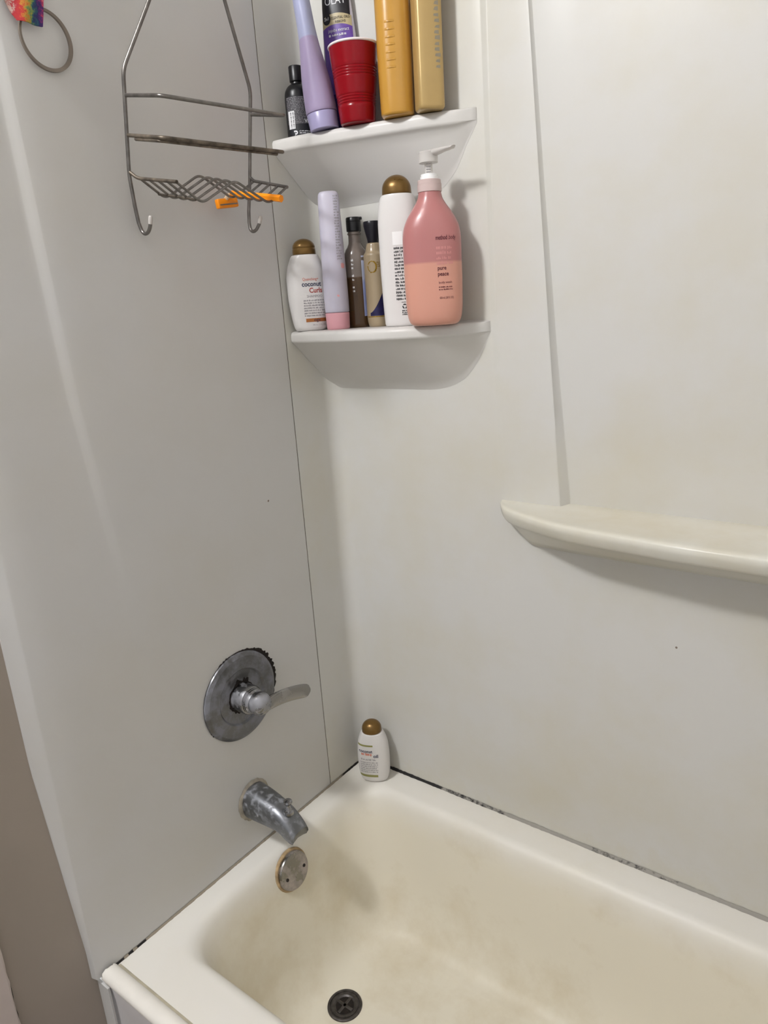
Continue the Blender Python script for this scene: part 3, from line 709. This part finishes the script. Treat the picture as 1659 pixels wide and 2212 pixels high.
print_on(r, B7, -.030, .014, .0585, .0055, 6, .0026, I_GREY, seed=8)
patch(r, B7, 'olive_band', -.034, .012, .0175, .0245, I_GREEN)

# --- upper shelf: small black bottle
r = empty('black_bottle', (.036, -.072, zt_u), face(-40)); tag(r, 'small black bottle with a black cap, leftmost on the upper shelf', 'bottle')
B8 = Body([(0, .0225, .0225, 2.1), (.0015, .0245, .0245, 2.1), (.004, .0252, .0252, 2.1), (.070, .0252, .0252, 2.1), (.080, .0240, .0240, 2.1), (.088, .0200, .0200, 2), (.0935, .0140, .0140, 2), (.095, .0105, .0105, 2), (.099, .0100, .0100, 2)])
ob('bottle_body', *B8.mesh(40), M['black_plastic'], r)
ob('cap', *lathe([(.0985, .0118), (.0995, .0128), (.124, .0132), (.1252, .0125), (.1255, .003)], 32), M['black_plastic'], r, auto=35)
lb = mat('charcoal_label', (30, 31, 36), .5, var=.2)
patch(r, B8, 'wrap_label', -.0245, .0245, .003, .0705, lb, 24, 4)
print_on(r, B8, -.0235, .020, .067, .0026, 18, .0013, I_GREY, off=.0006, seed=12)
patch(r, B8, 'barcode_patch', -.0225, -.0125, .014, .045, M['white_ink'], 6, 6, off=.0008)
V_, F_ = [], []
for k in range(13):
    z = .0155+.0022*k; q = len(V_); V_ += [B8.surf(-.0195, z, .0011), B8.surf(-.0140, z, .0011), B8.surf(-.0140, z+.0007+.0005*(k % 3), .0011), B8.surf(-.0195, z+.0007+.0005*(k % 3), .0011)]; F_.append((q, q+1, q+2, q+3))
ob('barcode', V_, F_, M['ink'], r, smooth=False)
text_on(r, B8, 'VN', .0085, .006, .024, M['white_ink'], off=.0009, bold=.03)
text_on(r, B8, 'p', .014, -.016, .004, M['white_ink'], off=.0009, bold=.04)
print_on(r, B8, -.006, .018, .0085, .0034, 2, .0018, M['white_ink'], off=.0009, seed=15)

# --- lavender tube, leaning
r = empty('lavender_tube', matrix=lean((.110, -.0865, zt_u), face(-52), math.radians(6.5))); tag(r, 'tall lavender tube leaning beside the black bottle on the upper shelf', 'tube')
M['lav'] = level_mat('lavender_tube', (164, 150, 182), (166, 170, 200), .150, .0012, .33, sss=.2)
M['lavcap'] = mat('lavender_cap', (160, 154, 190), .3)
ob('cap', *lathe([(.0008, .0255), (.002, .0268), (.028, .0282), (.0292, .0276), (.0298, .026)], 44), M['lavcap'], r, auto=35)
T9 = Body([(.0299, .027, .027, 2), (.031, .0290, .0285, 2), (.055, .0282, .0290, 2), (.085, .0262, .0290, 2), (.115, .0222, .0290, 2), (.145, .0180, .0290, 2), (.175, .0160, .0290, 2.1), (.22, .0150, .0290, 2.2), (.26, .0060, .0290, 2.4), (.272, .0022, .0285, 2.4)])
ob('tube_body', *T9.mesh(), M['lav'], r)

# --- dark purple body-wash bottle behind
r = empty('body_wash_bottle', matrix=lean((.113, -.0195, zt_u), face(-66), math.radians(1.5))); tag(r, 'dark purple body wash bottle with black label, behind the red cup', 'bottle')
B10 = Body([(.0012, .030, .011, 2.4), (.004, .034, .0145, 2.4), (.03, .0362, .0145, 2.5), (.09, .0345, .0145, 2.5), (.14, .0330, .0145, 2.5), (.18, .0305, .0145, 2.5), (.23, .0265, .0145, 2.4), (.255, .0215, .0140, 2.2), (.27, .0135, .012, 2)])
M['violet'] = level_mat('violet_bottle', (52, 34, 100), (210, 204, 216), .135, .02, .25, coat=.4)
ob('bottle_body', *B10.mesh(), M['violet'], r)
ob('cap', *lathe([(.2695, .0115), (.271, .013), (.292, .013), (.293, .004)], 30), M['black_plastic'], r, auto=35)
fa = lambda s: -.006*(2*s-1)**2
patch(r, B10, 'purple_label', -.0285, .0285, .07, .185, mat('purple_label', (104, 74, 158), .35, var=.25, vscale=60), 24, 20, top=fa, off=.0007)
patch(r, B10, 'gold_label_band', -.0280, .0280, .185, .2025, mat('champagne_band', (182, 168, 130), .35), 24, 6, top=fa, bot=fa, off=.0008)
patch(r, B10, 'black_label', -.0262, .0262, .2025, .250, mat('black_label', (22, 18, 24), .35), 24, 16, bot=fa, off=.0008)
text_on(r, B10, 'OLAY', .0185, .001, .2165, M['white_ink'], align='CENTER', xs=.85, off=.0013)
text_on(r, B10, 'ESSENTIAL OILS', .0062, .008, .1925, M['ink'], align='CENTER', xs=.8, off=.0014)
text_on(r, B10, 'RIBBONS', .0062, .008, .186, M['ink'], align='CENTER', xs=.8, off=.0014)
text_on(r, B10, 'jojoba extract', .0078, .003, 0.1725, M['white_ink'], align='CENTER', xs=.9, off=.0013)
print_on(r, B10, -.010, .018, 0.1655, .006, 1, .0030, M['white_ink'], off=.0013, seed=33)
patch(r, B10, 'plus_mark', -.0165, -.0128, .1650, .1687, M['white_ink'], 3, 3, off=.0013)
V_ = [B10.surf(-.0180+.0080*math.cos(2*PI*k/28), .195+.0098*math.sin(2*PI*k/28), .0015) for k in range(28)]
ob('badge', V_, [tuple(range(28))], M['ink'], r)
text_on(r, B10, '2in1', .0075, -.0180, .1925, M['white_ink'], align='CENTER', off=.0021, xs=.8)
V_, F_ = [], []
for k in range(5):                                    # pale flower on the label
    a = PI/2+(k-2)*.55; L_ = .016-.002*abs(k-2); q = len(V_)
    for t, w in ((0, .0004), (.4, .0028), (.75, .0020), (1, .0002)):
        for sgn in (-1, 1):
            V_.append(B10.surf(.004+L_*t*math.cos(a)-sgn*w*math.sin(a), .135+L_*t*math.sin(a)+sgn*w*math.cos(a), .0013))
    for t in range(3): F_.append((q+2*t, q+2*t+1, q+2*t+3, q+2*t+2))
ob('flower_print', V_, F_, mat('flower_print', (150, 132, 164), .4), r, smooth=False)

# --- red party cup
r = empty('party_cup', (.1765, -.0695, zt_u)); tag(r, 'red plastic party cup with a white rolled rim', 'cup')
prof = [(0, .0295), (.001, .0312), (.003, .0318)]
def cupr(z): return .0318+(.0440-.0318)*z/.126
zz = .006
while zz < .122:
    rr = cupr(zz)
    if .030 < zz < .046 or .074 < zz < .092: rr -= .0011*(.5+.5*math.sin((zz-.030)*2*PI/.0044))
    prof.append((zz, rr)); zz += .0011 if (.028 < zz < .048 or .072 < zz < .094) else .006
prof += [(.1245, .0438), (.1245, .0425), (.120, .0420), (.05, .0345), (.004, .0300), (.0035, .0)]
ob('cup_wall', *lathe(prof, 64), mat('red_cup_plastic', (132, 3, 18), .2, spec=.35), r, auto=50)
rim = []
for k in range(12):
    a = 2*PI*k/12; rim.append((.1262+.0021*math.sin(a), .0437+.0021*math.cos(a)))
ring = [[((rr)*math.cos(2*PI*j/64), rr*math.sin(2*PI*j/64), z) for z, rr in rim] for j in range(65)]
ob('rim', *loft(ring, False, False), mat('white_cup_rim', (232, 222, 222), .35), r)
ob('cup_lining', *lathe([(.122, .0418), (.05, .0342), (.0042, .0297), (.0041, 0)], 48, cap0=False), mat('white_cup_lining', (228, 222, 222), .4), r)

# --- yellow bottle
r = empty('yellow_bottle', (.2555, -.0535, zt_u), face(-57)); tag(r, 'golden yellow bottle with a column of grip ridges', 'bottle')
B12 = Body([(0, .0255, .0255, 2.3), (.0015, .0280, .0280, 2.3), (.005, .0298, .0298, 2.3), (.04, .0306, .0306, 2.3), (.12, .0312, .0306, 2.3), (.20, .0312, .0306, 2.3), (.225, .0285, .0285, 2.2), (.238, .0180, .0180, 2), (.242, .013, .013, 2)])
M['yellow'] = mat('golden_yellow_plastic', (188, 140, 56), .25, coat=.35, var=.04)
bb = ob('bottle_body', *B12.mesh(48), M['yellow'], r)
ob('cap', *lathe([(.2415, .015), (.243, .0165), (.265, .0165), (.2665, .004)], 30), M['bronze'], r, auto=35)
for k in range(7):
    z = .073+.0115*k
    rings = []
    for i in range(9):
        u = -.0145+.017*i/8; c = .0010*math.sin(PI*i/8)+.00015
        rings.append([B12.surf(u, z+dz_, off) for dz_, off in ((-.0022, -.0002), (-.0012, c), (.0012, c), (.0022, -.0002))])
    ob('grip_ridge', *loft(rings), M['yellow'], r)

# --- champagne bottle
r = empty('champagne_bottle', (.3175, -.0440, zt_u), face(-40)); tag(r, 'champagne gold faceted bottle, rightmost on the upper shelf', 'bottle')
B13 = Body([(0, .0205, .0175, 4.0), (.002, .0225, .0195, 4.5), (.006, .0235, .0205, 5), (.20, .0235, .0205, 5), (.222, .0200, .018, 3.5), (.23, .014, .014, 2.2)])
M['champ'] = mat('champagne_gold_plastic', (184, 156, 102), .33, metal=.25, coat=.2, var=.04)
ob('bottle_body', *B13.mesh(56), M['champ'], r)
ob('cap', *lathe([(.2295, .0125), (.231, .0138), (.252, .0138), (.2532, .003)], 30), M['champ'], r, auto=35)
I_SILV = mat('worn_silver_print', (150, 142, 124), .35, metal=.4)
V_, F_ = [], []
rnd = random.Random(21)
for k in range(15):                                   # worn vertical lettering, no longer readable
    z = .062+.0085*k; h = rnd.uniform(.0035, .0065); u0 = .006+rnd.uniform(0, .0015); u1 = .0165-rnd.uniform(0, .002); q = len(V_)
    V_ += [B13.surf(u0, z, .0003), B13.surf(u1, z-.001, .0003), B13.surf(u1, z+h, .0003), B13.surf(u0+rnd.uniform(0, .003), z+h*.8, .0003)]; F_.append((q, q+1, q+2, q+3))
ob('worn_lettering', V_, F_, I_SILV, r, smooth=False)

# ------------------------------------------------------------------ wire shower caddy
TH, PH = .2123, -.1026
Uv = Vector((-math.sin(PH), math.cos(PH), 0)); Nv = Vector((math.cos(PH), math.sin(PH), 0)); Zv = Vector((0, 0, 1))
Vd = Zv*math.cos(TH)+Nv*math.sin(TH); Wd = Nv*math.cos(TH)-Zv*math.sin(TH)
CM = Matrix.Translation((.0457, -.4667, 1.462)) @ Matrix((Wd, Uv, Vd)).transposed().to_4x4()
cad = empty('shower_caddy', matrix=CM); tag(cad, 'rusty steel wire shower caddy hanging on the faucet wall', 'shower caddy')
def q(u, v, w): return (w, u, v)
upl = [q(.112, .285, 0), q(.042, .13, 0), q(-.0058, .034, 0), q(-.0045, -.11, 0), q(.002, -.155, .0015)]
hookl = [q(.0065, -.180, .003), q(.0090, -.1915, .0075), q(.0105, -.1955, .0145), q(.0115, -.192, .0225), q(.012, -.1845, .0275), q(.012, -.178, .0295)]
ob('frame_upright', *tube(fillet(upl, .012)+catmull(hookl, 5), .0030, 12), M['steel'], cad)
upr = [q(.120, .285, 0), q(.1773, .1576, 0), q(.2312, .038, 0), q(.2322, -.11, 0), q(.231, -.155, .0)]
hookr = [q(.230, -.174, .003), q(.2298, -.1845, .0075), q(.2302, -.1875, .0145), q(.2315, -.184, .0215), q(.2330, -.176, .0265), q(.2335, -.171, .0285)]
ob('frame_upright', *tube(fillet(upr, .012)+catmull(hookr, 5), .0030, 12), M['steel'], cad)
M['tip'] = mat('clear_rubber_tip', (214, 208, 202), .35, trans=.3)
for a, b in ((q(.012, -.179, .0292), q(.0122, -.1665, .0305)), (q(.2334, -.172, .0282), q(.2348, -.1595, .0305))):
    ob('hook_tip', *tube([a, Vector(a).lerp(Vector(b), .3), Vector(a).lerp(Vector(b), .85), b], lambda t: .0036 if t < .9 else .0022, 10), M['tip'], cad)
for v0, v1, mm in ((0.0, .0015, M['steel']), (-.054, -.0530, M['grimy_steel'])):
    ob('guard_rail', *tube(fillet([q(-.005, v0, .0035), q(-.004, v0, .098), q(.226, v1, .1015), q(.2315, v1+.0005, .0035)], .010), .0029, 10), mm, cad)
ob('guard_rail', *tube(fillet([q(-.003, -.0585, .022), q(-.003, -.0585, .092), q(.215, -.0572, .0955)], .010), .0026, 8), M['grimy_steel'], cad)
ob('tray_rail', *tube(fillet([q(-.0045, -.106, .003), q(-.001, -.1125, .016), q(.0015, -.1135, .024), q(.0065, -.1115, .117)], .006), .0027, 10), M['grimy_steel'], cad)
ob('tray_rail', *tube(fillet([q(.2325, -.098, .001), q(.2320, -.103, .012), q(.2315, -.1065, .105)], .006), .0027, 10), M['steel'], cad)
for k in range(5):
    t = k/4; w = .022+.092*t; wr = .012+.091*t
    a = q(.0015+.005*t, -.1135+.002*t, w); e = q(.232-.0005*t, -.1035-.003*t, wr)
    p1 = q(.046+.007*t, -.1405+.001*t, w); p2 = q(.114+.004*t, -.1000-.003*t, (w+wr)/2); p3 = q(.184+.009*t, -.1345, wr+.002)
    ob('tray_rod', *tube(fillet([a, p1, p2, p3, e], .012, 6), .0021, 8), M['steel'], cad)
ob('cross_rod', *tube([q(.0335, -.1345, .022), q(.041, -.1345, .114)], .0020, 8), M['grimy_steel'], cad)

# orange disposable razor resting in the caddy's right trough
raz = empty('razor', matrix=CM.copy()); tag(raz, 'orange disposable razor lying in the wire caddy tray', 'razor')
M['orange'] = mat('orange_plastic', (250, 148, 14), .35, sss=.15)
h0, h1 = Vector(q(.1868, -.1262, .006)), Vector(q(.2045, -.1247, .122))
ob('handle', *tube([h0.lerp(h1, t) for t in (0, .02, .1, .4, .7, .97, 1)], lambda t: interp([(0, .004), (.05, .0050), (.5, .0055), (1, .0062)], t), 6), M['orange'], raz, smooth=False)
nv = ob('neck', *tube(catmull([q(.1872, -.1265, .008), q(.1855, -.132, -.002), q(.184, -.139, -.0075)], 4), .0038, 8), mat('razor_clear_neck', (236, 214, 180), .3, trans=.3), raz)
hb = box(-.0060, .0045, -.022, .022, -.0085, .0075, .002)
rt = Matrix.Translation(q(.187, -.1425, -.0060)) @ Matrix.Rotation(-.25, 4, 'Y') @ Matrix.Rotation(.12, 4, 'X')
ob('head', [rt @ Vector(p) for p in hb[0]], hb[1], M['orange'], raz)
bl_ = box(.0046, .0056, -.019, .019, -.004, -.002)
ob('blade', [rt @ Vector(p) for p in bl_[0]], bl_[1], M['steel'], raz, smooth=False)

# ------------------------------------------------------------------ ring with tie-dye fabric, top left
rg = empty('hanging_ring', (.012, -.5665, 1.524)); tag(rg, 'thin grey ring hanging on the wall from tie-dye fabric', 'ring')
V_ = []; n = 72
for k in range(n):
    a = 2*PI*k/n; c, s = math.cos(a), math.sin(a)
    w = .0016+.0011*(.5+.5*math.cos(a+.75))
    for dr, dx in ((-w, -.0016), (-w, .0020), (w*.9, .0024), (w, -.0012)):
        V_.append((dx+.004*s*0, (.0375+dr)*c, (.0385+dr)*s))
F_ = []
for k in range(n):
    j = (k+1) % n
    for i in range(4): F_.append((4*k+i, 4*k+(i+1) % 4, 4*j+(i+1) % 4, 4*j+i))
ob('ring_band', V_, F_, mat('grey_ring_metal', (126, 116, 106), .4, metal=.4, var=.15), rg, auto=30)
m, nt, b = nodes('tie_dye_fabric'); L = nt.links
tc = nt.nodes.new('ShaderNodeTexCoord'); mp = N(nt, 'ShaderNodeMapping'); L.new(tc.outputs['Object'], mp.inputs['Vector']); mp.inputs['Rotation'].default_value = (.12, 0, 0)
nz = N(nt, 'ShaderNodeTexNoise', Scale=120.0, Detail=5.0, Roughness=.75); L.new(mp.outputs[0], nz.inputs['Vector'])
sp = nt.nodes.new('ShaderNodeSeparateXYZ'); L.new(mp.outputs[0], sp.inputs[0])
a = N(nt, 'ShaderNodeMath', operation='MULTIPLY_ADD'); a.inputs[1].default_value = 17.0; a.inputs[2].default_value = .50; L.new(sp.outputs['Y'], a.inputs[0])
d = N(nt, 'ShaderNodeMath', operation='MULTIPLY_ADD'); d.inputs[1].default_value = .8; L.new(nz.outputs['Fac'], d.inputs[0]); L.new(a.outputs[0], d.inputs[2])
rp = nt.nodes.new('ShaderNodeValToRGB'); cr = rp.color_ramp
stops = [(.02, (196, 170, 160)), (.12, (176, 44, 56)), (.26, (190, 60, 52)), (.36, (196, 140, 54)), (.44, (128, 150, 74)), (.54, (44, 92, 104)), (.66, (44, 40, 98)), (.78, (92, 40, 110)), (.88, (196, 62, 92)), (.97, (212, 120, 140))]
cr.elements[0].position, cr.elements[0].color = stops[0][0], lin(stops[0][1]); cr.elements[1].position, cr.elements[1].color = stops[-1][0], lin(stops[-1][1])
for p_, c_ in stops[1:-1]:
    e_ = cr.elements.new(p_); e_.color = lin(c_)
L.new(d.outputs[0], rp.inputs['Fac']); L.new(rp.outputs['Color'], b.inputs['Base Color']); b.inputs['Roughness'].default_value = .85
# folded strip of cloth: outline in (y, z) relative to the ring centre
left = [(.170, -.050), (.110, -.0500), (.066, -.0530), (.049, -.0565), (.0335, -.0545), (.0215, -.0480), (.0135, -.0420)]
rgt = [(.170, .028), (.110, .0190), (.083, .0128), (.065, .0085), (.0475, .0034), (.0295, -.0010), (.0125, -.0065)]
V_, F_ = [], []
nn = 10
for side in (0, 1):
    for i in range(25):
        t = i/24*(len(left)-1); a_ = int(min(t, len(left)-2)); f_ = t-a_
        zl = left[a_][0]+(left[a_+1][0]-left[a_][0])*f_; yl = left[a_][1]+(left[a_+1][1]-left[a_][1])*f_; yr = rgt[a_][1]+(rgt[a_+1][1]-rgt[a_][1])*f_; zr = rgt[a_][0]+(rgt[a_+1][0]-rgt[a_][0])*f_
        for j in range(nn+1):
            s = j/nn; zz_ = zl+(zr-zl)*s-.0*s
            V_.append((.0075+.0022*math.sin(s*7+i*.25)+.0016*math.sin(s*3)-(.0016 if side else 0), yl+(yr-yl)*s, zz_))
g = grid_faces(25, nn+1); F_ = g+[tuple(i+25*(nn+1) for i in f) for f in g]
ob('fabric_strip', V_, F_, m, rg)
